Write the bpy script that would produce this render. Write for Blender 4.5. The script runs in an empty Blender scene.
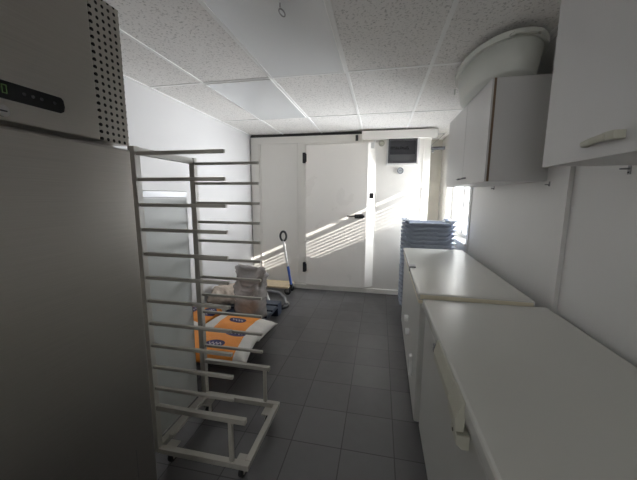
import bpy, bmesh, math, random
from mathutils import Vector, Matrix, noise
random.seed(7)
S = bpy.context.scene
C = S.collection
# ------------------------------------------------------------ camera
cam_d = bpy.data.cameras.new('camera')
cam_d.sensor_fit = 'HORIZONTAL'; cam_d.sensor_width = 36.0
cam_d.lens = 296.0 / 637 * 36.0
cam_d.clip_start = 0.02
cam = bpy.data.objects.new('camera', cam_d); C.objects.link(cam)
FW = Vector((-0.19981, 0.96880, -0.14662)); RT = Vector((0.97918, 0.20284, 0.00587))
UP = RT.cross(FW).normalized(); RT = FW.cross(UP).normalized(); BK = -FW.normalized()
M = Matrix(((RT.x, UP.x, BK.x, 0), (RT.y, UP.y, BK.y, 0), (RT.z, UP.z, BK.z, 1.453), (0, 0, 0, 1)))
cam.matrix_world = M
S.camera = cam
# ------------------------------------------------------------ light
w = bpy.data.worlds.new('sky'); S.world = w; w.use_nodes = True
w.node_tree.nodes['Background'].inputs[0].default_value = (0.93, 0.96, 1.0, 1)
w.node_tree.nodes['Background'].inputs[1].default_value = 2.5
sd = bpy.data.lights.new('sun', 'SUN'); sd.energy = 10; sd.angle = math.radians(0.1); sd.color = (1, 0.96, 0.9)
sun = bpy.data.objects.new('sun', sd); C.objects.link(sun)
sun.rotation_euler = Vector((-1, 1 / 4.0, -0.46)).to_track_quat('-Z', 'Y').to_euler()
def area(name, loc, d, sx, sy, e, col):
    l = bpy.data.lights.new(name, 'AREA'); l.shape = 'RECTANGLE'; l.size = sx; l.size_y = sy; l.energy = e; l.color = col
    o = bpy.data.objects.new(name, l); C.objects.link(o); o.location = loc
    o.rotation_euler = Vector(d).to_track_quat('-Z', 'Z').to_euler(); return o
area('window_daylight', (2.3, 4.5, 1.45), (-1, -0.35, 0.04), 1.3, 1.6, 390, (0.94, 0.97, 1.0))
area('rear_fill', (-0.4, -2.2, 1.7), (0, 1, 0.45), 0.9, 0.7, 6, (1.0, 0.97, 0.93))  # unseen fill lamp added behind the camera to lift the near room
vs = S.view_settings; vs.view_transform = 'Standard'; vs.look = 'None'; vs.gamma = 1; vs.use_curve_mapping = False
vs.exposure = 0.7
S.cycles.max_bounces = 10; S.cycles.diffuse_bounces = 6; S.cycles.sample_clamp_indirect = 4
# ------------------------------------------------------------ materials
def srgb(c):
    f = lambda v: v / 12.92 if v <= 0.04045 else ((v + 0.055) / 1.055) ** 2.4
    return tuple(f(v / 255) for v in c) + (1,)
class G:
    def __init__(s, name):
        s.m = bpy.data.materials.new(name); s.m.use_nodes = True; s.t = s.m.node_tree
        s.p = s.t.nodes['Principled BSDF']; s.o = s.t.nodes['Material Output']
    def n(s, typ, **k):
        x = s.t.nodes.new(typ)
        for a, b in k.items(): setattr(x, a, b)
        return x
    def l(s, a, b): s.t.links.new(a, b)
    def put(s, sock, v):
        if isinstance(v, (int, float, tuple)): sock.default_value = v
        else: s.l(v, sock)
    def math(s, op, a, b=0.0, c=0.0):
        x = s.n('ShaderNodeMath', operation=op)
        s.put(x.inputs[0], a); s.put(x.inputs[1], b)
        if op in ('COMPARE', 'SMOOTH_MIN', 'MULTIPLY_ADD', 'WRAP'): s.put(x.inputs[2], c)
        return x.outputs[0]
    def mix(s, f, a, b):
        x = s.n('ShaderNodeMix', data_type='RGBA'); s.put(x.inputs[0], f); s.put(x.inputs[6], a); s.put(x.inputs[7], b); return x.outputs[2]
    def noise(s, scale, detail=3, vec=None, rough=0.5):
        x = s.n('ShaderNodeTexNoise'); x.inputs['Scale'].default_value = scale; x.inputs['Detail'].default_value = detail; x.inputs['Roughness'].default_value = rough
        if vec is not None: s.l(vec, x.inputs['Vector'])
        return x.outputs['Fac']
    def obj(s): return s.n('ShaderNodeTexCoord').outputs['Object']
    def pos(s): return s.n('ShaderNodeNewGeometry').outputs['Position']
    def sep(s, v):
        x = s.n('ShaderNodeSeparateXYZ'); s.l(v, x.inputs[0]); return x.outputs
    def bump(s, h, strength=0.3, dist=0.005):
        b = s.n('ShaderNodeBump'); b.inputs['Strength'].default_value = strength; b.inputs['Distance'].default_value = dist
        s.l(h, b.inputs['Height']); s.l(b.outputs[0], s.p.inputs['Normal'])
    def set(s, col=None, rough=None, metal=None, spec=None):
        if col is not None: s.put(s.p.inputs['Base Color'], col)
        if rough is not None: s.put(s.p.inputs['Roughness'], rough)
        if metal is not None: s.p.inputs['Metallic'].default_value = metal
        if spec is not None: s.p.inputs['Specular IOR Level'].default_value = spec
        return s.m
def paint(name, c, rough=0.45, metal=0.0, var=0.04, scale=6.0, bump=0.0, spec=0.5):
    g = G(name); c = srgb(c); n = g.noise(scale, 4, g.obj())
    d = tuple(max(0, v * (1 - 3 * var)) for v in c[:3]) + (1,)
    g.set(g.mix(n, d, tuple(min(1, v * (1 + var)) for v in c[:3]) + (1,)), g.math('MULTIPLY_ADD', n, 0.05, rough - 0.025), metal, spec)
    if bump: g.bump(g.noise(60, 3, g.obj()), bump, 0.002)
    return g.m
# floor: dark tiles
g = G('floor_tiles'); P = g.pos(); x, y, z = g.sep(P)
gx = g.math('PINGPONG', g.math('ADD', x, 0.1724 + 6), 0.15); gy = g.math('PINGPONG', g.math('ADD', y, -1.5217 + 6), 0.15)
dm = g.math('MINIMUM', gx, gy); grout = g.math('LESS_THAN', dm, 0.0028)
sn = g.n('ShaderNodeVectorMath', operation='SNAP'); ad = g.n('ShaderNodeVectorMath', operation='ADD')
g.l(P, ad.inputs[0]); ad.inputs[1].default_value = (0.1724, -1.5217, 0.01); g.l(ad.outputs[0], sn.inputs[0]); sn.inputs[1].default_value = (0.3, 0.3, 5)
wn = g.n('ShaderNodeTexWhiteNoise'); g.l(sn.outputs[0], wn.inputs['Vector'])
tile = g.mix(wn.outputs['Value'], srgb((76, 75, 76)), srgb((90, 89, 90)))
tile = g.mix(g.math('MULTIPLY', g.noise(14, 5, P), 0.25), tile, srgb((112, 111, 111)))
g.set(g.mix(grout, tile, srgb((50, 49, 49))), g.math('MULTIPLY_ADD', g.noise(9, 4, P), 0.2, 0.28), 0.0, 0.45)
g.bump(g.math('MULTIPLY_ADD', g.math('MINIMUM', dm, 0.005), 100.0, g.math('MULTIPLY', g.noise(40, 3, P), 0.25)), 0.35, 0.0015)
M_floor = g.m
# ceiling tile: mineral fibre
g = G('fissured_ceiling_tile'); P = g.pos()
n1 = g.noise(75, 3, P, 0.6); cr = g.n('ShaderNodeValToRGB'); cr.color_ramp.elements[0].position = 0.30; cr.color_ramp.elements[1].position = 0.46
g.l(n1, cr.inputs[0]); cr.color_ramp.elements[0].color = srgb((180, 178, 175)); cr.color_ramp.elements[1].color = srgb((234, 232, 229))
g.set(cr.outputs[0], 0.95, 0, 0.1); g.bump(n1, 0.25, 0.002); M_ceil = g.m
M_grid = paint('ceiling_rail_white', (246, 246, 244), 0.5)
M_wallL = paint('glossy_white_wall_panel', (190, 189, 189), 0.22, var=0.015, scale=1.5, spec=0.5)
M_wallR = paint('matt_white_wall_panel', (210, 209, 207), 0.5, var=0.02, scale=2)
M_plaster = paint('beige_plaster', (190, 186, 176), 0.8, bump=0.2)
M_cold = paint('cream_white_coated_panel', (240, 237, 231), 0.3, var=0.015, scale=1.6)
M_door = paint('cream_white_door_skin', (242, 238, 232), 0.28, var=0.015, scale=2)
M_white = paint('white_plastic', (226, 225, 222), 0.4)
M_whiteg = paint('glossy_white_plastic', (232, 232, 230), 0.2)
M_black = paint('black_plastic', (26, 26, 28), 0.4)
M_rack = paint('grey_white_painted_steel', (172, 169, 160), 0.42, var=0.04, scale=14)
M_lid = paint('white_enamel_freezer_lid', (202, 202, 196), 0.26, var=0.01, scale=1.5)
M_body = paint('white_enamel_freezer_body', (185, 185, 180), 0.4, var=0.03, scale=4)
M_lip = paint('cream_lid_seal', (216, 208, 184), 0.5)
M_cab = paint('grey_white_melamine', (205, 204, 203), 0.42, var=0.02, scale=3)
M_edge = paint('brown_board_edge', (120, 98, 78), 0.7)
M_handle = paint('ivory_plastic', (186, 185, 170), 0.4)
M_chrome = paint('bright_metal', (200, 200, 200), 0.2, 1.0)
M_zinc = paint('dull_zinc', (150, 150, 152), 0.45, 0.8)
M_pallet = paint('dark_blue_grey_plastic', (52, 62, 78), 0.5, var=0.08, scale=10)
M_crate = paint('blue_grey_plastic', (164, 172, 186), 0.4, var=0.05, scale=12)
M_tub = paint('translucent_white_tub_plastic', (205, 207, 200), 0.42, var=0.02)
M_blue = paint('blue_painted_metal', (60, 92, 165), 0.35)
M_wood = paint('pale_birch_plywood', (205, 186, 155), 0.6, var=0.12, scale=20)
M_castor = paint('dark_grey_rubber', (40, 40, 42), 0.7)
M_lightpanel = paint('glossy_white_acrylic', (228, 230, 231), 0.09, var=0.01, scale=1)
M_blind = paint('white_slat', (225, 225, 225), 0.5)
M_out = paint('pale_render', (215, 212, 205), 0.9)
M_card = paint('ink_grey', (118, 121, 126), 0.5)
# brushed steel
g = G('brushed_stainless_steel'); mp = g.n('ShaderNodeMapping'); g.l(g.obj(), mp.inputs[0]); mp.inputs['Scale'].default_value = (1, 1, 160)
nb = g.noise(5, 4, mp.outputs[0]); big = g.noise(2.2, 3, g.obj())
g.set(g.mix(nb, srgb((172, 169, 164)), srgb((198, 194, 188))), g.math('MULTIPLY_ADD', big, 0.1, 0.27), 1.0)
g.bump(nb, 0.06, 0.001); M_steel = g.m
# perforated steel: rows of round holes
g = G('perforated_stainless_steel'); x, y, z = g.sep(g.obj())
dy = g.math('PINGPONG', g.math('ADD', y, 5.0 + 0.009), 0.0095); dz = g.math('PINGPONG', g.math('ADD', z, 5.0), 0.0095)
r2 = g.math('ADD', g.math('MULTIPLY', dy, dy), g.math('MULTIPLY', dz, dz)); hole = g.math('LESS_THAN', r2, 0.0048 ** 2)
g.set(g.mix(hole, srgb((195, 191, 185)), (0.005, 0.005, 0.005, 1)), g.math('MULTIPLY_ADD', hole, 0.5, 0.3)); g.l(g.math('SUBTRACT', 1.0, hole), g.p.inputs['Metallic']); M_perf = g.m
# dark glass
M_dark = paint('dark_smoked_glass', (58, 58, 62), 0.12)
M_darkframe = paint('dark_grey_frame', (70, 70, 74), 0.4)
M_panelblack = paint('gloss_black_panel', (14, 17, 20), 0.25)
g = G('green_led'); g.p.inputs['Emission Color'].default_value = (0.25, 0.5, 0.12, 1); g.p.inputs['Emission Strength'].default_value = 0.03; g.set((0.05, 0.1, 0.03, 1), 0.5); M_led = g.m
# rack back sheet: milky acrylic
g = G('milky_acrylic_sheet'); tr = g.n('ShaderNodeBsdfTransparent'); mx = g.n('ShaderNodeMixShader'); mx.inputs[0].default_value = 0.8
g.set(srgb((188, 191, 187)), 0.4); g.l(tr.outputs[0], mx.inputs[1]); g.l(g.p.outputs[0], mx.inputs[2]); g.l(mx.outputs[0], g.o.inputs[0]); M_sheet = g.m
# plastic film bag
def film(name, c, a):
    g = G(name); tr = g.n('ShaderNodeBsdfTransparent'); mx = g.n('ShaderNodeMixShader')
    n = g.noise(16, 5, g.obj()); g.l(g.math('MULTIPLY_ADD', n, 0.25, a - 0.12), mx.inputs[0])
    g.set(srgb(c), 0.22); g.bump(n, 0.5, 0.02); g.l(tr.outputs[0], mx.inputs[1]); g.l(g.p.outputs[0], mx.inputs[2]); g.l(mx.outputs[0], g.o.inputs[0]); return g.m
M_film = film('grey_plastic_film', (176, 172, 170), 0.8)
M_film2 = film('beige_plastic_film', (200, 186, 172), 0.85)
g = G('window_glass'); tr = g.n('ShaderNodeBsdfTransparent'); gl = g.n('ShaderNodeBsdfGlossy'); gl.inputs['Roughness'].default_value = 0.02; mx = g.n('ShaderNodeMixShader'); mx.inputs[0].default_value = 0.06
g.l(tr.outputs[0], mx.inputs[1]); g.l(gl.outputs[0], mx.inputs[2]); g.l(mx.outputs[0], g.o.inputs[0]); M_glass = g.m
# flour sack: white paper with an orange band and a dark blue oval mark
def sack_mat(name, ovals, x0, x1):
    g = G(name); x, y, z = g.sep(g.obj())
    band = g.math('MULTIPLY', g.math('GREATER_THAN', x, x0), g.math('LESS_THAN', x, x1))
    col = g.mix(band, srgb((222, 219, 214)), srgb((240, 150, 52)))
    for (ox, oy, a, b) in ovals:
        ex = g.math('DIVIDE', g.math('SUBTRACT', x, ox), a); ey = g.math('DIVIDE', g.math('SUBTRACT', y, oy), b)
        rr = g.math('ADD', g.math('MULTIPLY', ex, ex), g.math('MULTIPLY', ey, ey))
        col = g.mix(g.math('LESS_THAN', rr, 1.0), col, srgb((38, 36, 92)))
        # white script-like wave inside the oval
        wv = g.math('MULTIPLY', g.math('SINE', g.math('MULTIPLY', x, 210.0)), 0.22)
        ln = g.math('LESS_THAN', g.math('ABSOLUTE', g.math('SUBTRACT', ey, wv)), 0.16)
        ln = g.math('MULTIPLY', ln, g.math('LESS_THAN', g.math('ABSOLUTE', ex), 0.68))
        col = g.mix(g.math('MULTIPLY', ln, 0.75), col, srgb((215, 205, 215)))
    up = g.math('GREATER_THAN', z, 0.0)
    g.set(g.mix(g.math('MULTIPLY', g.noise(12, 4, g.obj()), 0.15), col, srgb((120, 110, 100))), 0.55)
    g.bump(g.noise(9, 4, g.obj()), 0.35, 0.03); return g.m
# ------------------------------------------------------------ mesh helpers
def bx(bm, x0, x1, y0, y1, z0, z1, mtx=None):
    v = [bm.verts.new(c) for c in ((x0, y0, z0), (x1, y0, z0), (x1, y1, z0), (x0, y1, z0), (x0, y0, z1), (x1, y0, z1), (x1, y1, z1), (x0, y1, z1))]
    if mtx: 
        for q in v: q.co = mtx @ q.co
    for f in ((0, 3, 2, 1), (4, 5, 6, 7), (0, 1, 5, 4), (1, 2, 6, 5), (2, 3, 7, 6), (3, 0, 4, 7)): bm.faces.new([v[i] for i in f])
    return bm
def box(x0, x1, y0, y1, z0, z1): return bx(bmesh.new(), x0, x1, y0, y1, z0, z1)
def tube(pts, r, n=10, bm=None, closed=False):
    bm = bm or bmesh.new(); pts = [Vector(p) for p in pts]; rings = []
    N = len(pts); ref = None
    for i, p in enumerate(pts):
        a = pts[(i - 1) % N] if (closed or i > 0) else p; b = pts[(i + 1) % N] if (closed or i < N - 1) else p
        t = (b - a).normalized()
        if ref is None: ref = Vector((0, 0, 1)) if abs(t.z) < 0.9 else Vector((1, 0, 0))
        s = t.cross(ref).normalized(); u = s.cross(t).normalized(); ref = u
        rr = r[i] if isinstance(r, (list, tuple)) else r
        rings.append([bm.verts.new(p + (s * math.cos(2 * math.pi * k / n) + u * math.sin(2 * math.pi * k / n)) * rr) for k in range(n)])
    for i in range(N if closed else N - 1):
        A, B = rings[i], rings[(i + 1) % N]
        for k in range(n): bm.faces.new((A[k], A[(k + 1) % n], B[(k + 1) % n], B[k]))
    if not closed: bm.faces.new(rings[0][::-1]); bm.faces.new(rings[-1])
    bmesh.ops.recalc_face_normals(bm, faces=bm.faces); return bm
def cyl(p0, p1, r, n=20, bm=None): return tube([p0, p1], r, n, bm)
def link(o): C.objects.link(o); return o
def obj(name, bm, mat, parent=None, bevel=0.0, smooth=False, label=None, mats=None):
    bmesh.ops.recalc_face_normals(bm, faces=bm.faces)
    me = bpy.data.meshes.new(name); 
    if parent is not None:
        w = Vector(parent.get('_o', (0, 0, 0))); bmesh.ops.translate(bm, vec=-w, verts=bm.verts)
    bm.to_mesh(me); bm.free(); me.materials.append(mat)
    o = link(bpy.data.objects.new(name, me))
    if smooth:
        for f in me.polygons: f.use_smooth = True
    if parent is not None: o.parent = parent; o['_o'] = parent.get('_o', (0, 0, 0))
    if bevel:
        b = o.modifiers.new('bevel', 'BEVEL'); b.width = bevel; b.segments = 2; b.limit_method = 'ANGLE'
    if label: o['label'] = label
    return o
def thing(name, label, cat, loc, group=None):
    o = link(bpy.data.objects.new(name, None)); o.location = loc; o['_o'] = tuple(loc); o.empty_display_size = 0.1
    o['label'] = label; o['category'] = cat
    if group: o['group'] = group
    return o
def tag(o, label, cat, group=None):
    o['label'] = label; o['category'] = cat
    if group: o['group'] = group
    return o
def base(o, loc):   # give a single-mesh thing an origin at its base
    o.data.transform(Matrix.Translation(-Vector(loc))); o.location = loc; return o
def struct(name, bm, mat, bevel=0.0, smooth=False):
    o = obj(name, bm, mat, None, bevel, smooth); o['kind'] = 'structure'; return o
# ============================================================ SETTING
WL, WR, WF, WB, ZC = -2.005, 0.96, 4.43, -2.0, 2.378
WE = 5.3
struct('floor', box(WL - .1, WR + .3, WB - .1, WE + .1, -0.1, 0), M_floor)
struct('ceiling', box(WL - .1, WR + .3, WB - .1, WE + .1, ZC, ZC + .1), M_ceil)
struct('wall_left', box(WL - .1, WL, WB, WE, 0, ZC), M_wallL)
# right wall with the window opening
OY0, OY1, OZ0, OZ1 = 3.53, 4.72, 0.93, 1.95
b = box(WR, WR + .24, WB, OY0, 0, ZC); bx(b, WR, WR + .24, OY1, WE, 0, ZC); bx(b, WR, WR + .24, OY0, OY1, 0, OZ0); bx(b, WR, WR + .24, OY0, OY1, OZ1, ZC)
struct('wall_right', b, M_wallR)
struct('wall_far', box(WL, WR, WE, WE + .1, 0, ZC), M_plaster)
# rear wall behind the camera, with an opening added to let fill light in
b = box(WL, -.85, WB - .1, WB, 0, ZC); bx(b, 0.05, WR, WB - .1, WB, 0, ZC); bx(b, -.85, .05, WB - .1, WB, 2.05, ZC); bx(b, -.85, .05, WB - .1, WB, 0, 1.35)
struct('wall_rear', b, M_wallR)
# cold room facade: a panel box standing across the room
FX0, FX1, ZT = -1.995, 0.655, 2.335
b = box(FX0, -1.86, WF, WF + .09, 0, ZT); bx(b, -1.86, -.28, WF, WF + .09, 2.235, ZT); bx(b, -1.86, -.28, WF, WF + .09, 0, .03)
bx(b, -1.86, -1.245, WF + .012, WF + .09, .03, 2.235)
bx(b, -1.245, -.28, WF, WF + .09, .03, 2.235)
bx(b, -.28, FX1, WF, WF + .09, 0, ZT); bx(b, FX1 - .09, FX1, WF + .09, WE, 0, ZT)
struct('wall_cold_room', b, M_cold, 0.003)
b = box(-1.85, -1.835, WF - .006, WF + .012, .03, 2.235); bx(b, -1.252, -1.24, WF - .006, WF, .03, 2.235); bx(b, -.075, -.062, WF - .006, WF, .1, 2.24)
bx(b, .56, .57, WF - .004, WF, .1, 2.24)
struct('trim_1', b, M_cold, 0.002)
# protruding cable duct at the top right
struct('trim_2', box(-.285, .72, WF - .085, WF + .005, 2.245, 2.355), M_cold, 0.004)
# dark joint strip under the ceiling
struct('trim_3', box(WL, FX1, WF + .03, WF + .06, ZT, ZC), M_black)
struct('baseboard_far', box(-1.995, FX1, WF - .03, WF, 0, .07), M_cold, 0.004)
# bright slanted jamb strip right of the door
b = bmesh.new(); vv = [(-.205, WF - .075), (-.19, WF - .075), (-.075, WF - .004), (-.075, WF), (-.205, WF)]
lo = [b.verts.new((x, y, .1)) for x, y in vv]; hi = [b.verts.new((x, y, 2.2)) for x, y in vv]
b.faces.new(lo); b.faces.new(hi)
for i in range(5): b.faces.new((lo[i], lo[(i + 1) % 5], hi[(i + 1) % 5], hi[i]))
struct('trim_4', b, M_cold)
# joint post on the right wall
b = box(WR - .022, WR, 1.765, 1.83, 0, ZC); struct('trim_5', b, M_wallR)
b = box(WR - .012, WR, 3.46, 3.53, .0, ZC); struct('trim_6', b, M_wallR, 0.003)
# ceiling rails
b = bmesh.new(); zb = ZC - .004
for i in range(-1, 5):
    X = -1.4797 + .6 * i
    if X < WR and X > WL: bx(b, X - .012, X + .012, WB, WE, zb, ZC)
for j in range(-4, 3):
    Y = 2.3743 + 1.2 * j
    if Y < WE: bx(b, WL, WR, Y - .012, Y + .012, zb - .0005, ZC)
bx(b, WL, WL + .02, WB, WE, zb, ZC); bx(b, WR - .02, WR, WB, WE, zb, ZC)
struct('ceiling_grid', b, M_grid)
# door of the cold room
d = struct('door_1', box(-1.10, -.20, WF - .075, WF - .003, .075, 2.20), M_door, 0.008)
for z in (2.01, .36):
    h = box(-1.145, -1.10, WF - .085, WF - .02, z - .075, z + .075); bx(h, -1.10, -1.085, WF - .082, WF - .05, z - .06, z + .06)
    obj('hinge', h, M_black, d, 0.004, label='black door hinge')
h = box(-.36, -.235, WF - .10, WF - .075, 1.135, 1.195); bx(h, -.30, -.215, WF - .125, WF - .075, 1.148, 1.182)
bx(h, -.47, -.30, WF - .135, WF - .112, 1.158, 1.176)
obj('door_handle', h, M_black, d, 0.005, label='black lever latch handle')
# small black latch and white block above the door
b = box(-.375, -.345, WF - .02, WF, 2.235, 2.315); bx(b, -.38, -.31, WF - .03, WF, 2.205, 2.236)
tag(base(obj('door_contact', box(-.378, -.342, WF - .025, WF - .001, 2.238, 2.318), M_black, None, .003), (-.36, WF - .01, 2.238)), 'small black door contact above the cold room door, under the ceiling', 'sensor')
# window in the right wall
YM = 4.13
fx0, fx1 = WR + .10, WR + .17
b = box(fx0, fx1, OY0, OY0 + .05, OZ0, OZ1); bx(b, fx0, fx1, OY1 - .05, OY1, OZ0, OZ1); bx(b, fx0, fx1, OY0 + .05, OY1 - .05, OZ0, OZ0 + .05); bx(b, fx0, fx1, OY0 + .05, OY1 - .05, OZ1 - .05, OZ1)
wn_ = struct('window_1', b, M_whiteg, 0.004)
b = bmesh.new(); sx0, sx1 = fx0 - .02, fx0 + .03
for (a, c) in ((OY0 + .03, 4.105), (4.11, OY1 - .04)):
    z0, z1 = OZ0 + .04, OZ1 - .04; t = .032
    s = box(sx0, sx1, a, a + t, z0, z1); bx(s, sx0, sx1, c - t, c, z0, z1); bx(s, sx0, sx1, a + t, c - t, z0, z0 + t); bx(s, sx0, sx1, a + t, c - t, z1 - t, z1)
    so = obj('sash', s, M_whiteg, wn_, 0.004)
    obj('pane', box(fx0 + .002, fx0 + .008, a + t, c - t, z0 + t, z1 - t), M_glass, so)
    if a < 3.8:
        h = box(sx0 - .012, sx0, a + .01, a + .04, 1.34, 1.44); tube([(sx0 - .02, a + .025, 1.40), (sx0 - .05, a + .025, 1.40), (sx0 - .055, a + .05, 1.39), (sx0 - .055, a + .13, 1.385)], .009, 8, h)
        obj('window_handle', h, M_zinc, so, 0.0, label='grey metal window handle')
b = box(WR - .03, fx0, OY0, OY1, OZ0 - .02, OZ0 + .008)
struct('trim_7', b, M_whiteg, 0.003)
# unseen outdoor blocker added to keep sun off the window's lower half
struct('sun_blocker_outside', box(2.6, 2.8, 2.0, 7.0, -.1, 2.13), M_out)
# ------------------------------------------------------------ blind outside the sashes
bl = thing('window_blind', 'white slatted blind hanging in the window beside the wall cabinets', 'blind', (WR + .21, 4.0, 1.38))
for k in range(9):
    z = 1.40 + k * .05
    mt = Matrix.Translation((WR + .215, 0, z)) @ Matrix.Rotation(math.radians(9), 4, 'Y')
    obj('slat', bx(bmesh.new(), -.024, .024, OY0 + .01, OY1 - .01, -.001, .001, mt), M_blind, bl)
obj('head_rail', box(WR + .195, WR + .235, OY0 + .01, OY1 - .01, 1.825, 1.862), M_blind, bl)
for yy in (3.75, 4.5):
    obj('cord', cyl((WR + .215, yy, 1.39), (WR + .215, yy, 1.83), .0012, 6), M_blind, bl)
# ============================================================ CEILING LIGHT PANELS
for (X, Y, L) in ((-.8797, 1.1743, 'large glossy white ceiling light panel nearest the camera, with a ring hook in it'), (-1.4797, 2.3743, 'glossy white ceiling light panel close to the cold room, by the left wall')):
    t = thing('ceiling_light_panel', L, 'ceiling light', (X + .3, Y + .6, ZC - .012), 'glossy light panels in the ceiling')
    obj('diffuser', box(X + .018, X + .582, Y + .018, Y + 1.182, ZC - .009, ZC - .0005), M_lightpanel, t, .002)
    f = box(X + .012, X + .018, Y + .012, Y + 1.188, ZC - .010, ZC - .0005); bx(f, X + .582, X + .588, Y + .012, Y + 1.188, ZC - .010, ZC - .0005)
    bx(f, X + .018, X + .582, Y + .012, Y + .018, ZC - .010, ZC - .0005); bx(f, X + .018, X + .582, Y + 1.182, Y + 1.188, ZC - .010, ZC - .0005)
    obj('frame', f, M_grid, t)
cx, cy = -.505, 1.53
t = thing('ceiling_hook', 'small metal ring hook hanging from the glossy ceiling light panel', 'hook', (cx, cy, 2.36))
obj('stem', cyl((cx, cy - .03, ZC - .009), (cx, cy - .03, 2.35), .003, 8), M_zinc, t)
obj('ring', tube([(cx + .012 * math.cos(a), cy + .032 * math.sin(a), 2.342 + .012 * math.sin(a) * 0) for a in [i * math.pi / 9 for i in range(18)]], .0035, 8, closed=True), M_zinc, t, smooth=True)
# ============================================================ FRIDGE
FXf = -.78; FY0, FY1 = .10, .827; FD = -1.60
t = thing('upright_refrigerator', 'tall stainless steel upright refrigerator with perforated vent and black display', 'refrigerator', (-1.2, .46, 0))
obj('body', box(FD, FXf - .055, FY0 + .004, FY1 - .004, .12, 1.99), M_steel, t, .004)
dr = obj('door', box(FXf - .05, FXf, FY0, FY1, .13, 1.594), M_steel, t, .006)
b = box(FXf, FXf + .035, .16, .20, .75, 1.25); obj('door_handle', b, M_steel, dr, .006)
obj('door_seam', box(FXf - .0002, FXf + .0006, .744, .7452, .16, .60), M_zinc, dr)
obj('control_head', box(FXf - .05, FXf, FY0, .727, 1.606, 1.994), M_steel, t, .004)
obj('vent_panel', box(FXf - .05, FXf - .001, .729, FY1, 1.606, 1.994), M_perf, t, .003)
# rounded black display
b = bmesh.new(); prof = [(.25, 1.651), (.622, 1.651), (.630, 1.656), (.633, 1.668), (.631, 1.683), (.626, 1.688), (.25, 1.688)]
A = [b.verts.new((FXf, y, z)) for y, z in prof]; B_ = [b.verts.new((FXf + .003, y, z)) for y, z in prof]
b.faces.new(A); b.faces.new(B_)
for i in range(len(prof)): b.faces.new((A[i], A[(i + 1) % len(prof)], B_[(i + 1) % len(prof)], B_[i]))
dp = obj('display_panel', b, M_panelblack, t, label='long black control display')
def digit(y0, segs):
    b = bmesh.new(); x0, x1 = FXf + .003, FXf + .0036; w_, h_, q = .0095, .018, .0018; z0 = 1.662
    R = {'a': (0, w_, h_ - q, h_), 'd': (0, w_, 0, q), 'g': (0, w_, h_ / 2 - q / 2, h_ / 2 + q / 2), 'f': (0, q, h_ / 2, h_), 'e': (0, q, 0, h_ / 2), 'b': (w_ - q, w_, h_ / 2, h_), 'c': (w_ - q, w_, 0, h_ / 2)}
    for s in segs: r = R[s]; bx(b, x0, x1, y0 + r[0], y0 + r[1], z0 + r[2], z0 + r[3])
    return b
obj('digit', digit(.4915, 'abged'), M_led, dp, label='green numeral 2'); obj('digit', digit(.5055, 'abcdef'), M_led, dp, label='green numeral 0')
for yy in (.546, .563, .581, .609):
    obj('button', cyl((FXf + .003, yy, 1.671), (FXf + .0042, yy, 1.671), .0035, 12), M_darkframe, dp)
k = cyl((FXf, .502, 1.625), (FXf + .006, .502, 1.625), .012, 20); lk = obj('lock', k, M_chrome, t, smooth=False)
obj('keyhole', box(FXf + .006, FXf + .0066, .4955, .5085, 1.6235, 1.6265), M_black, lk)
for (px, py) in ((-1.5, .18), (-.92, .18), (-1.5, .75), (-.92, .75)):
    obj('foot', cyl((px, py, 0), (px, py, .12), .022, 14), M_black, t)
# ============================================================ TRAY RACK
RY0, RY1, RX, RXe = 1.205, 1.655, -1.105, -.607
t = thing('tray_rack', 'grey-white steel bakery tray rack on castors beside the steel refrigerator', 'rack', ((RX + RXe) / 2, 1.43, 0))
obj('post', box(RX - .034, RX, RY0 - .015, RY0 + .02, .10, 1.675), M_rack, t, .003)
obj('post', box(RX - .034, RX, RY1 - .02, RY1 + .015, .10, 1.675), M_rack, t, .003)
obj('top_beam', box(RX - .03, RX - .004, RY0 + .02, RY1 - .02, 1.64, 1.672), M_rack, t, .002)
for (y0, ry) in ((RY0, 1), (RY1, -1)):
    for kk in range(11):
        z = 1.643 - .1174 * kk
        yb = y0 + (.02 if ry < 0 else -.005)
        a_ = box(RX, -.70 if ry < 0 else -.665, y0 - .009, y0 + .009, z - .009, z + .007)
        ar = obj('arm', a_, M_rack, t, .003)
    a_ = box(RX, -.605 if ry > 0 else -.655, y0 - .013, y0 + .013, .345, .372)
    obj('arm', a_, M_rack, t, .003)
    # base beam along X and the upright that carries the lowest arm
    obj('base_beam', box(RX, RXe + .012, y0 - .016, y0 + .016, .095, .125), M_rack, t, .003)
    obj('support_upright', box(-.70, -.678, y0 - .010, y0 + .010, .125, .345), M_rack, t, .003)
obj('base_beam', box(RXe - .02, RXe + .012, RY0 + .016, RY1 - .016, .095, .125), M_rack, t, .003)
obj('base_beam', box(RX - .034, RX, RY0 + .02, RY1 - .02, .095, .125), M_rack, t, .003)
obj('brace', box(RX + .004, RX + .03, RY0 + .06, RY1 - .016, .125, .145), M_rack, t, .003)
for (x, y, sx, sy) in ((RX + .03, RY0 + .05, 1, 1), (RX + .03, RY1 - .05, 1, -1), (RXe - .05, RY0 + .045, 1, 1), (RXe - .05, RY1 - .045, 1, -1)):
    ca = box(x - .03, x + .03, y - .035, y + .035, .088, .0945); bx(ca, x - .014, x + .014, y - .012, y + .012, .068, .088)
    bx(ca, x - .016, x - .012, y - .014, y + .014, .02, .07); bx(ca, x + .012, x + .016, y - .014, y + .014, .02, .07)
    c_ = obj('castor', ca, M_rack, t, .001)
    obj('wheel', cyl((x - .011, y, .031), (x + .011, y, .031), .031, 20), M_castor, c_, .003)
obj('back_sheet', box(RX - .048, RX - .042, RY0 + .0, RY1 - .05, .128, 1.435), M_sheet, t, label='milky translucent sheet')
obj('sheet_rail', box(RX - .053, RX - .036, RY0 + .0, RY1 - .05, 1.44, 1.477), M_zinc, t, .003, label='shiny metal rail along the top of the sheet')
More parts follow.
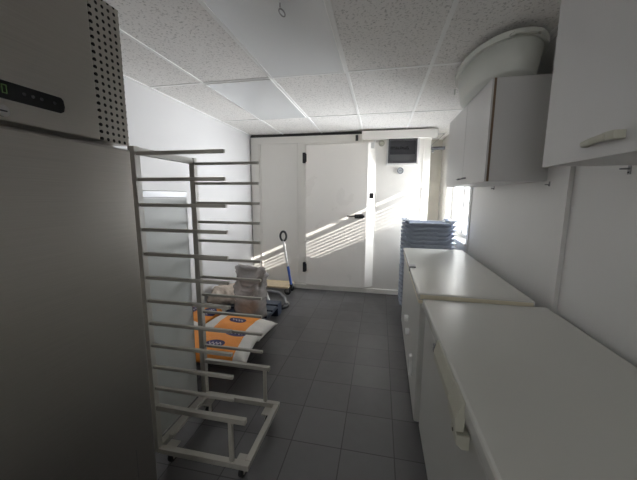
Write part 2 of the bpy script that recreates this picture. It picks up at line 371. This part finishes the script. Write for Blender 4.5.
obj('rod', cyl((RX - .045, RY0 + .035, 1.477), (RX - .045, RY0 + .035, 1.635), .006, 8), M_edge, t)
# ============================================================ PALLET AND SACKS
PX0, PX1, PY0, PY1, PH = -1.97, -1.17, 2.18, 3.40, .15
b = bmesh.new()
for k in range(7):
    y = PY0 + k * (PY1 - PY0 - .14) / 6; bx(b, PX0, PX1, y, y + .135, PH - .025, PH)
for x in (PX0, (PX0 + PX1) / 2 - .05, PX1 - .1):
    bx(b, x, x + .1, PY0, PY1, PH - .045, PH - .0255)
    for y in (PY0, (PY0 + PY1) / 2 - .07, PY1 - .14): bx(b, x, x + .1, y, y + .14, .0, PH - .045)
t = thing('plastic_pallet', 'dark blue-grey plastic pallet on the floor under the flour sacks', 'pallet', (-1.57, 2.8, 0))
obj('deck', b, M_pallet, t, .004)
def pillow(L, W, H, seed, n=30, m=20, corner=3.0, sag=0.0):
    bm = bmesh.new(); rows = []
    for s in (1, -1):
        g_ = []
        for i in range(n + 1):
            r = []
            for j in range(m + 1):
                u = -1 + 2 * i / n; v = -1 + 2 * j / m
                x = u * L / 2 * (1 - .05 * (1 - abs(v) ** 2) * (abs(u) ** 4)); y = v * W / 2 * (1 - .09 * (1 - u * u) * 0 - .05 * (abs(u) ** 3) * 0)
                y *= 1 - .06 * (1 - abs(u) ** 6) * (abs(v) ** 4) * 0
                e = (max(0, 1 - abs(u) ** corner) ** .55) * (max(0, 1 - abs(v) ** corner) ** .55)
                z = s * H / 2 * e
                nz = noise.noise(Vector((x * 5 + seed, y * 5, seed * 3))) * .25 + noise.noise(Vector((x * 14, y * 14 + seed, seed))) * .12
                z += s * H * .35 * nz * e
                z -= sag * max(0, u - .35) ** 2
                r.append(bm.verts.new((x, y, z)))
            g_.append(r)
        rows.append(g_)
        for i in range(n):
            for j in range(m): bm.faces.new((g_[i][j], g_[i + 1][j], g_[i + 1][j + 1], g_[i][j + 1]))
    bmesh.ops.remove_doubles(bm, verts=bm.verts, dist=1e-5)
    return bm
def sack(label, L, W, H, seed, loc, rz, mat, tilt=0, sag=0):
    o = obj('flour_sack', pillow(L, W, H, seed, sag=sag), mat, None, smooth=True)
    o.location = loc; o.rotation_euler = (tilt, 0, rz); tag(o, label, 'sack', 'flour sacks on the pallet'); return o
m1 = sack_mat('orange_flour_sack_paper', [(.0, .01, .085, .05)], -.15, .17)
m2 = sack_mat('orange_flour_sack_paper_front', [(.03, -.06, .08, .045), (.14, .09, .085, .045)], -.40, .22)
m3 = sack_mat('orange_flour_sack_paper_rear', [(.02, .05, .11, .05), (.02, -.12, .10, .05)], -.20, .16)
sack('orange and white flour sack with blue oval, in front of the grey bag', .66, .38, .13, 1, (-1.28, 2.44, PH + .074), -.10, m1)
sack('orange and white flour sack on the near end of the pallet, corner hanging over', .66, .40, .13, 2, (-1.28, 2.055, PH + .088), .10, m2, tilt=.10)
sack('orange and white flour sack nearest the left wall, mostly behind the rack posts', .62, .36, .14, 3, (-1.785, 2.58, PH + .078), 1.5, m3)
# ------------------------------------------------------------ bags
def bag(W, D, H, seed, top=0.35, n=36, m=30, amp=.03):
    bm = bmesh.new(); R = []
    for j in range(m + 1):
        v = j / m; r = []
        for i in range(n):
            a = 2 * math.pi * i / n; c, s = math.cos(a), math.sin(a)
            e = .55; x = math.copysign(abs(c) ** e, c) * W / 2; y = math.copysign(abs(s) ** e, s) * D / 2
            k = 1 - .9 * max(0, v - (1 - top)) / top * 1.0
            y *= max(.12, k); x *= 1 - .06 * math.sin(v * 3.1) + .04 * v
            p = Vector((x, y, v * H))
            d = noise.noise(Vector((a * 1.3 + seed, v * 5, seed))) * amp * 1.1 + abs(noise.noise(Vector((c * 5 + seed, s * 5, v * 11)))) * amp
            p += Vector((c, s, 0)) * d * (0.3 + v); p.z += noise.noise(Vector((c * 2, s * 2, seed + v))) * amp * v
            r.append(bm.verts.new(p))
        R.append(r)
    for j in range(m):
        for i in range(n): bm.faces.new((R[j][i], R[j][(i + 1) % n], R[j + 1][(i + 1) % n], R[j + 1][i]))
    bm.faces.new(R[0]); bm.faces.new(R[-1]); return bm
t = thing('plastic_bag', 'tall grey translucent plastic bag standing upright at the far end of the pallet', 'bag', (-1.34, 2.86, PH))
o = obj('film', bag(.31, .26, .55, 3, .6, amp=.045), M_film, None, smooth=True); o.parent = t; o.location = (0, 0, .014); o.rotation_euler = (0, math.radians(3), -.15)
o = obj('contents', pillow(.25, .20, .18, 5), paint('orange_contents', (214, 160, 118), .6), None, smooth=True); o.parent = t; o.location = (0, 0, .12); o['label'] = 'orange contents showing through the film'
t2 = tag(obj('plastic_bag', pillow(.40, .34, .22, 9, 34, 26, 2.5), M_film2, None, smooth=True), 'crumpled beige plastic bag lying low beside the tall grey bag', 'bag')
t2.location = (-1.745, 3.12, PH + .13); t2.rotation_euler = (.1, .05, .2)
me = t2.data
for v in me.vertices:
    v.co.z += .05 * noise.noise(v.co * 9) + .03 * noise.noise(v.co * 22)
# ------------------------------------------------------------ bent tube frame on the floor behind the pallet
t = thing('hand_truck', 'white bent-tube hand truck with black foot lying on floor behind the pallet', 'hand truck', (-1.35, 3.7, 0))
obj('side_tube', tube([(-1.66, 3.93, .12), (-1.52, 3.78, .10), (-1.42, 3.62, .05), (-1.36, 3.52, .03)], .014, 10), M_white, t, smooth=True)
obj('side_tube', tube([(-1.60, 3.75, .11), (-1.46, 3.80, .13), (-1.32, 3.78, .12), (-1.22, 3.68, .09), (-1.17, 3.55, .06)], .017, 10), M_zinc, t, smooth=True)
obj('cross_plate', box(-1.50, -1.34, 3.50, 3.60, .012, .03), M_white, t, .004)
obj('foot', tube([(-1.30, 3.43, .032), (-1.20, 3.46, .032), (-1.15, 3.55, .032), (-1.17, 3.64, .032)], .03, 10), M_black, t, smooth=True)
# ------------------------------------------------------------ platform trolley by the cold room
t = thing('platform_trolley', 'low wooden platform trolley with a blue and silver pole handle by the cold room', 'trolley', (-1.55, 4.15, 0))
obj('deck', box(-1.93, -1.27, 3.98, 4.30, .115, .14), M_wood, t, .003)
for (x, y) in ((-1.30, 4.06), (-1.30, 4.24), (-1.86, 4.06), (-1.86, 4.24)):
    f = box(x - .03, x + .03, y - .022, y - .018, .04, .115); bx(f, x - .03, x + .03, y + .018, y + .022, .04, .115); bx(f, x - .035, x + .035, y - .03, y + .03, .108, .1145)
    cf = obj('castor', f, M_chrome, t, .002); obj('wheel', cyl((x, y - .016, .05), (x, y + .016, .05), .05, 24), M_castor, cf, .004)
p0 = Vector((-1.255, 4.10, .12)); p1 = Vector((-1.345, 4.02, .82))
hd = obj('handle_pole', cyl(p0.lerp(p1, .45), p1, .018, 12), M_whiteg, t, smooth=False)
obj('grip_loop', tube([p1 + Vector((.045 * math.sin(a), 0, .062 - .068 * math.cos(a))) for a in [i * math.pi / 10 for i in range(20)]], .016, 8, closed=True), M_black, hd, smooth=True, label='black loop grip')
obj('lower_pole', cyl(p0, p0.lerp(p1, .45), .019, 12), M_blue, hd, label='blue lower pole')
obj('hinge_bracket', box(-1.275, -1.235, 4.07, 4.13, .10, .155), M_black, t, .003)
# ============================================================ CHEST FREEZERS
NX0, NX1, NY0, NY1 = .262, .908, .06, 1.75
t = thing('chest_freezer', 'white chest freezer nearest the camera, with a long ivory grip and lock', 'freezer', (.6, .9, 0), 'chest freezers along the right wall')
obj('body', box(NX0 + .02, NX1, NY0, NY1, .04, .798), M_body, t, .012)
obj('lid', box(NX0, NX1, NY0 - .005, NY1 + .003, .808, .865), M_lid, t, .010)
obj('seal', box(NX0 + .025, NX1 - .01, NY0 + .01, NY1 - .01, .798, .808), M_lip, t)
for y in (NY0 + .1, NY1 - .1):
    for x in (NX0 + .1, NX1 - .08): obj('foot', cyl((x, y, 0), (x, y, .04), .025, 12), M_black, t)
# slanted grip along the lid front
def prism(prof, y0, y1, tap=0):
    bm = bmesh.new(); a = [bm.verts.new((x, y0, z)) for x, z in prof]; b = [bm.verts.new((x, y1, z)) for x, z in prof]; bm.faces.new(a); bm.faces.new(b)
    n = len(prof)
    for i in range(n): bm.faces.new((a[i], a[(i + 1) % n], b[(i + 1) % n], b[i]))
    return bm
hb = obj('lid_grip', prism([(NX0 + .004, .858), (NX0 - .006, .858), (NX0 - .018, .808), (NX0 - .016, .772), (NX0 + .004, .772)], .955, 1.25), M_handle, t, .003)
obj('lock_housing', prism([(NX0 + .004, .862), (NX0 - .006, .862), (NX0 - .024, .808), (NX0 - .021, .766), (NX0 + .004, .766)], .850, .953), M_handle, t, .003, label='ivory lock housing')
lk = obj('lower_lock', prism([(NX0 + .02, .758), (NX0 - .018, .758), (NX0 - .018, .728), (NX0 - .002, .712), (NX0 + .02, .712)], .845, .91), M_handle, t, .003)
obj('keyhole', cyl((NX0 - .020, .885, .745), (NX0 - .0175, .885, .745), .006, 12), M_chrome, lk)
for dz in (0, .022):
    obj('grip_screw', cyl((NX0 - .016, 1.272 - dz * .3, .80 + dz), (NX0 + .002, 1.272 - dz * .3, .80 + dz), .010, 14), M_zinc, t)
# far freezer, slightly rotated
import math as _m
FXa, FXb, FYa, FYb, FT = .240, .855, 1.774, 3.40, .888
t = thing('chest_freezer', 'white chest freezer in front of the crate stack, with a cream lid edge', 'freezer', (FXa, FYa, 0), 'chest freezers along the right wall')
obj('body', box(FXa + .015, FXb, FYa + .005, FYb, .04, .825), M_body, t, .010)
obj('lid', box(FXa, FXb, FYa, FYb, .844, FT), M_lid, t, .010)
obj('seal', box(FXa + .003, FXb - .003, FYa + .003, FYb - .005, .825, .844), M_lip, t, .002)
for y in (FYa + .1, FYb - .1):
    for x in (FXa + .1, FXb - .08): obj('foot', cyl((x, y, 0), (x, y, .04), .025, 12), M_black, t)
obj('lid_edge_strip', box(FXa + .012, FXb - .012, FYa - .003, FYa + .001, FT - .034, FT - .008), M_lip, t, label='cream edge strip')
obj('lid_clip', box(FXa - .006, FXa + .045, 2.42, 2.50, FT - .03, FT + .012), M_zinc, t, .003)
obj('drain_cover', prism([(FXa + .015, .35), (FXa - .008, .34), (FXa - .008, .20), (FXa + .015, .19)], 2.03, 2.07), M_whiteg, t, .004)
for (y, z) in ((2.50, .43), (2.36, .375)):
    obj('round_knob', cyl((FXa + .015, y, z), (FXa - .022, y, z), .028, 20), M_whiteg, t, .006)
t.rotation_euler = (0, 0, math.radians(-1.1))
# ============================================================ CRATES
cr0 = None
def crate_mesh():
    bm = bmesh.new(); zt = .125; W0, W1, D0, D1 = .232, .258, .150, .172; th = .0035
    def shell(hw0, hd0, hw1, hd1, z0, z1):
        a = [bm.verts.new((sx * hw0, sy * hd0, z0)) for sx, sy in ((-1, -1), (1, -1), (1, 1), (-1, 1))]
        b = [bm.verts.new((sx * hw1, sy * hd1, z1)) for sx, sy in ((-1, -1), (1, -1), (1, 1), (-1, 1))]
        for i in range(4): bm.faces.new((a[i], a[(i + 1) % 4], b[(i + 1) % 4], b[i]))
        return a, b
    a, b = shell(W0, D0, W1, D1, 0, zt - .012); bm.faces.new(a)
    c, d_ = shell(W0 - th, D0 - th, W1 - th, D1 - th, th, zt - .012); bm.faces.new(c)
    for i in range(4): bm.faces.new((b[i], b[(i + 1) % 4], d_[(i + 1) % 4], d_[i]))
    # rim: low in the middle, ramping up to raised ends
    def strip(prof, along_x, c0, c1, th=.009):
        A = []
        for (u, z) in prof:
            q = [(u, c0, z), (u, c1, z), (u, c1, z + th), (u, c0, z + th)] if along_x else [(c0, u, z), (c1, u, z), (c1, u, z + th), (c0, u, z + th)]
            A.append([bm.verts.new(p) for p in q])
        for i in range(len(A) - 1):
            for k in range(4): bm.faces.new((A[i][k], A[i][(k + 1) % 4], A[i + 1][(k + 1) % 4], A[i + 1][k]))
        bm.faces.new(A[0]); bm.faces.new(A[-1])
    zr = zt - .012; up = .030
    prof = [(-.298, zr + up), (-.235, zr + up), (-.195, zr), (.195, zr), (.235, zr + up), (.298, zr + up)]
    for sy in (-1, 1):
        y0, y1 = sorted((sy * (D1 - .003), sy * (D1 + .036))); strip(prof, True, y0, y1)
        for sx in (-1, 1):   # end walls rise to the raised rim
            X0, X1 = sorted((sx * .235, sx * .275)); q0, q1 = sorted((sy * (D1 - .002), sy * (D1 + .002))); bx(bm, X0, X1, q0, q1, zr, zr + up)
        for k in range(6):   # little stacking ribs on the rim
            X = -.165 + k * .066; q0, q1 = sorted((sy * (D1 + .010), sy * (D1 + .038)))
            bx(bm, X - .012, X + .012, q0, q1, zr - .010, zr)
    for sx in (-1, 1):
        x0, x1 = sorted((sx * (W1 - .003), sx * (W1 + .040)))
        strip([(-D1, zr + up), (-.09, zr + up), (-.07, zr + up - .018), (.07, zr + up - .018), (.09, zr + up), (D1, zr + up)], False, x0, x1)
        q0, q1 = sorted((sx * (W1 - .002), sx * (W1 + .002))); bx(bm, q0, q1, -D1, D1, zr, zr + up - .018)
        for Y in (-.12, .12):
            q0, q1 = sorted((sx * (W1 + .010), sx * (W1 + .042))); bx(bm, q0, q1, Y - .012, Y + .012, zr + up - .012, zr + up)
    return bm
ordn = ['topmost', 'second from the top', 'third from the top', 'fourth from the top', 'fifth from the top', 'sixth from the top', 'seventh from the top', 'eighth from the top', 'ninth from the top', 'tenth from the top', 'eleventh from the top', 'twelfth from the top', 'ninth from the bottom', 'eighth from the bottom', 'seventh from the bottom', 'sixth from the bottom', 'fifth from the bottom', 'fourth from the bottom', 'third from the bottom', 'second from the bottom', 'lowest, standing on the floor']
NC = 21
proto = obj('plastic_crate', crate_mesh(), M_crate)
for k in range(NC):
    o = proto if k == 0 else link(proto.copy())
    o.location = (.575 + random.uniform(-.003, .003), 3.80 + random.uniform(-.003, .003), .0515 * (NC - 1 - k))
    tag(o, 'blue-grey nested plastic crate behind the far freezer, ' + ordn[k] + ' of its stack' if k < NC - 1 else 'blue-grey nested plastic crate, lowest of the stack and standing on the floor', 'crate', 'nested crates stacked before the cold room')
# ============================================================ WALL CABINETS
t = thing('wall_cabinet', 'grey-white wall cabinet nearest the camera at top right, with an ivory pull', 'cabinet', (.8, .75, 1.57), 'wall cabinets on the right wall')
CZ0, CZ1 = 1.572, 2.165
obj('carcass', box(.640, WR, .145, 1.34, CZ0, CZ1), M_cab, t, .002)
for k, (a, c) in enumerate(((.745, 1.352), (.135, .741))):
    dd = obj('door', box(.620, .638, a, c, CZ0 - .003, CZ1 + .003), M_cab, t, .002)
    y0 = .955 if k == 0 else .34
    h = bmesh.new()
    hp = tube([(.6205, y0 + .135, 1.612), (.603, y0 + .130, 1.614), (.596, y0 + .08, 1.616), (.596, y0 + .02, 1.618)], [.008, .010, .011, .012], 8)
    bx(hp, .590, .6195, y0 - .01, y0 + .035, 1.607, 1.630)
    obj('handle', hp, M_handle, dd, .003, label='ivory plastic pull handle')
t = thing('wall_cabinet', 'grey-white two-door wall cabinet with brown front edge, carrying the white tub', 'cabinet', (.8, 2.55, 1.55), 'wall cabinets on the right wall')
Z0, Z1 = 1.548, 2.145
obj('carcass', box(.644, WR, 2.02, 3.13, Z0, Z1), M_cab, t, .0015)
obj('edge_band', box(.640, .644, 2.021, 3.129, Z0 + .001, Z1 - .001), M_edge, t)
obj('edge_band', box(.631, .6395, 2.0195, 2.0215, Z0 + .001, Z1 - .001), M_edge, t, label='brown board edge')
for (a, c, hy) in ((2.022, 2.535, 2.47), (2.539, 3.128, 2.60)):
    dd = obj('door', box(.620, .638, a, c, Z0, Z1), M_cab, t, .0015)
    h = tube([(.6195, hy - .035, Z0 + .045), (.600, hy - .03, Z0 + .045), (.600, hy + .03, Z0 + .045), (.6195, hy + .035, Z0 + .045)], .005, 8)
    obj('handle', h, M_zinc, dd, smooth=True, label='small metal bow handle')
# tub on the far cabinet
t = thing('plastic_tub', 'large oval white plastic tub squeezed between far wall cabinet and ceiling', 'tub', (.73, 2.42, 2.147))
tcx, tcy = .728, 2.345
def oval(prof, n=56, p=2.15):
    bm = bmesh.new(); R = []
    for (a, b, z) in prof:
        r = []
        for i in range(n):
            th = 2 * math.pi * i / n; c, s = math.cos(th), math.sin(th)
            r.append(bm.verts.new((tcx + math.copysign(abs(c) ** (2 / p), c) * a, tcy + math.copysign(abs(s) ** (2 / p), s) * b, z)))
        R.append(r)
    for j in range(len(R) - 1):
        for i in range(n): bm.faces.new((R[j][i], R[j][(i + 1) % n], R[j + 1][(i + 1) % n], R[j + 1][i]))
    bm.faces.new(R[0][::-1]); bm.faces.new(R[-1]); return bm
tz = 2.147
obj('body', oval([(.168, .395, tz), (.180, .408, tz + .010), (.209, .43, tz + .18), (.203, .424, tz + .18), (.175, .402, tz + .014)]), M_tub, t, smooth=True).data
obj('rim', oval([(.203, .424, tz + .160), (.226, .450, tz + .162), (.228, .452, tz + .190), (.224, .448, tz + .196), (.203, .422, tz + .196), (.202, .422, tz + .165)]), M_tub, t)
for yy in (2.12, 2.7):
    obj('rib', box(.552 if yy > 2.3 else .60, .562 if yy > 2.3 else .61, yy, yy + .012, tz + .12, tz + .165), M_tub, t)
for sy in (-1, 1):
    obj('grip', tube([(tcx - .07, tcy + sy * .43, tz + .17), (tcx - .06, tcy + sy * .475, tz + .165), (tcx + .06, tcy + sy * .475, tz + .165), (tcx + .07, tcy + sy * .43, tz + .17)], .009, 8), M_tub, t, smooth=True)
# wall hooks under the cabinets
for (y, z, L) in ((1.42, 1.585, 'small metal wall bracket under the near cabinet, right of the joint post'), (1.985, 1.545, 'tiny metal wall bracket at the near bottom corner of the far cabinet'), (2.85, 1.545, 'tiny metal wall bracket under the middle of the far cabinet')):
    s = 1.0 if y < 1.5 else .7
    t = thing('wall_bracket', L, 'bracket', (WR, y, z - .03), 'small brackets under the wall cabinets')
    obj('plate', box(WR - .003, WR, y - .008 * s, y + .008 * s, z - .04 * s, z + .0), M_zinc, t)
    obj('arm', cyl((WR - .003, y, z - .018), (WR - .035 * s, y, z - .018), .0035, 8), M_zinc, t)
    obj('screw', cyl((WR - .006, y, z - .032 * s), (WR - .003, y, z - .032 * s), .003, 8), M_black, t)
# ============================================================ COLD ROOM FITTINGS
t = thing('display_case', 'dark glazed square unit in a white frame at the top of the cold room wall', 'control unit', (.28, WF, 1.9))
f = box(.06, .085, WF - .035, WF, 1.89, 2.244); bx(f, .47, .50, WF - .035, WF, 1.89, 2.244); bx(f, .085, .47, WF - .035, WF, 1.89, 1.915)
obj('white_frame', f, M_white, t, .003)
bz = box(.085, .105, WF - .05, WF, 1.915, 2.244); bx(bz, .45, .47, WF - .05, WF, 1.915, 2.244); bx(bz, .105, .45, WF - .05, WF, 1.915, 1.94); bx(bz, .105, .45, WF - .05, WF, 2.222, 2.244)
obj('dark_frame', bz, M_darkframe, t, .003)
dg = obj('dark_pane', box(.105, .45, WF - .030, WF - .001, 1.94, 2.222), M_dark, t)
random.seed(3); X = .12
for k in range(13):   # illegible row of dark characters
    wd = random.uniform(.010, .017)
    if k != 6:
        q = box(X, X + .004, WF - .0312, WF - .030, 2.105, 2.14); zz = 2.105 + random.choice((0, .014, .028)); bx(q, X + .0035, X + wd, WF - .0312, WF - .030, zz, zz + .007)
        obj('letter', q, M_panelblack, dg)
    X += wd + .006
obj('lower_half', box(.107, .448, WF - .0315, WF - .030, 1.943, 2.035), paint('grey_tint', (92, 92, 94), .25), dg)
t = thing('thermometer', 'round grey-rimmed thermometer dial below the dark glazed unit', 'thermometer', (.262, WF, 1.77))
obj('rim', tube([(.262 + .038 * math.cos(a), WF - .010, 1.815 + .038 * math.sin(a)) for a in [i * math.pi / 14 for i in range(28)]], .007, 8, closed=True), M_card, t, smooth=True)
dl = obj('dial', cyl((.262, WF, 1.815), (.262, WF - .009, 1.815), .037, 28), paint('dial_grey', (190, 193, 196), .4), t)
obj('needle', box(.24, .285, WF - .0105, WF - .0092, 1.812, 1.818), M_card, dl)
t = thing('warning_lamp', 'small round cream lamp left of the dark glazed unit', 'lamp', (-.005, WF, 2.16))
obj('base', cyl((-.01, WF, 2.195), (-.01, WF - .015, 2.195), .042, 24), M_handle, t, .003)
obj('dome', cyl((-.01, WF - .015, 2.195), (-.01, WF - .035, 2.195), .026, 20), M_handle, t, .006)
t = thing('junction_box', 'white junction box with a thin cable dropping to a black switch', 'switch', (-.145, WF, 1.42))
obj('box', box(-.185, -.105, WF - .055, WF - .006, 2.125, 2.205), M_whiteg, t, .004)
obj('conduit', cyl((-.135, WF - .012, 1.50), (-.135, WF - .012, 2.125), .007, 10), M_white, t, smooth=True)
obj('conduit', cyl((-.105, WF - .012, 2.205), (-.105, WF - .012, 2.245), .008, 10), M_white, t, smooth=True)
for z in (1.62, 1.8, 1.98): obj('cable_clip', box(-.149, -.121, WF - .021, WF - .004, z, z + .012), M_zinc, t)
obj('switch', box(-.172, -.098, WF - .055, WF - .004, 1.425, 1.50), M_black, t, .004, label='black push switch')
# bracket and dark pipe beside the cold room
t = thing('pipe_bracket', 'dark horizontal pipe on a thin triangular bracket between cold room and window', 'pipe', (.75, 4.6, 2.1))
obj('pipe', cyl((FX1 , 4.55, 2.13), (.86, 4.55, 2.13), .022, 16), M_darkframe, t, .003)
obj('bracket', tube([(FX1 + .005, 4.55, 2.152), (.84, 4.55, 2.32), (.84, 4.55, 2.152)], .004, 6), M_zinc, t)
obj('bracket', tube([(FX1 + .005, 4.55, 2.32), (.84, 4.55, 2.32)], .004, 6), M_zinc, t)
obj('elbow', cyl((.70, 4.55, 2.07), (.70, 4.55, 2.11), .015, 12), M_zinc, t)
for o in list(C.objects):
    if '_o' in o: del o['_o']
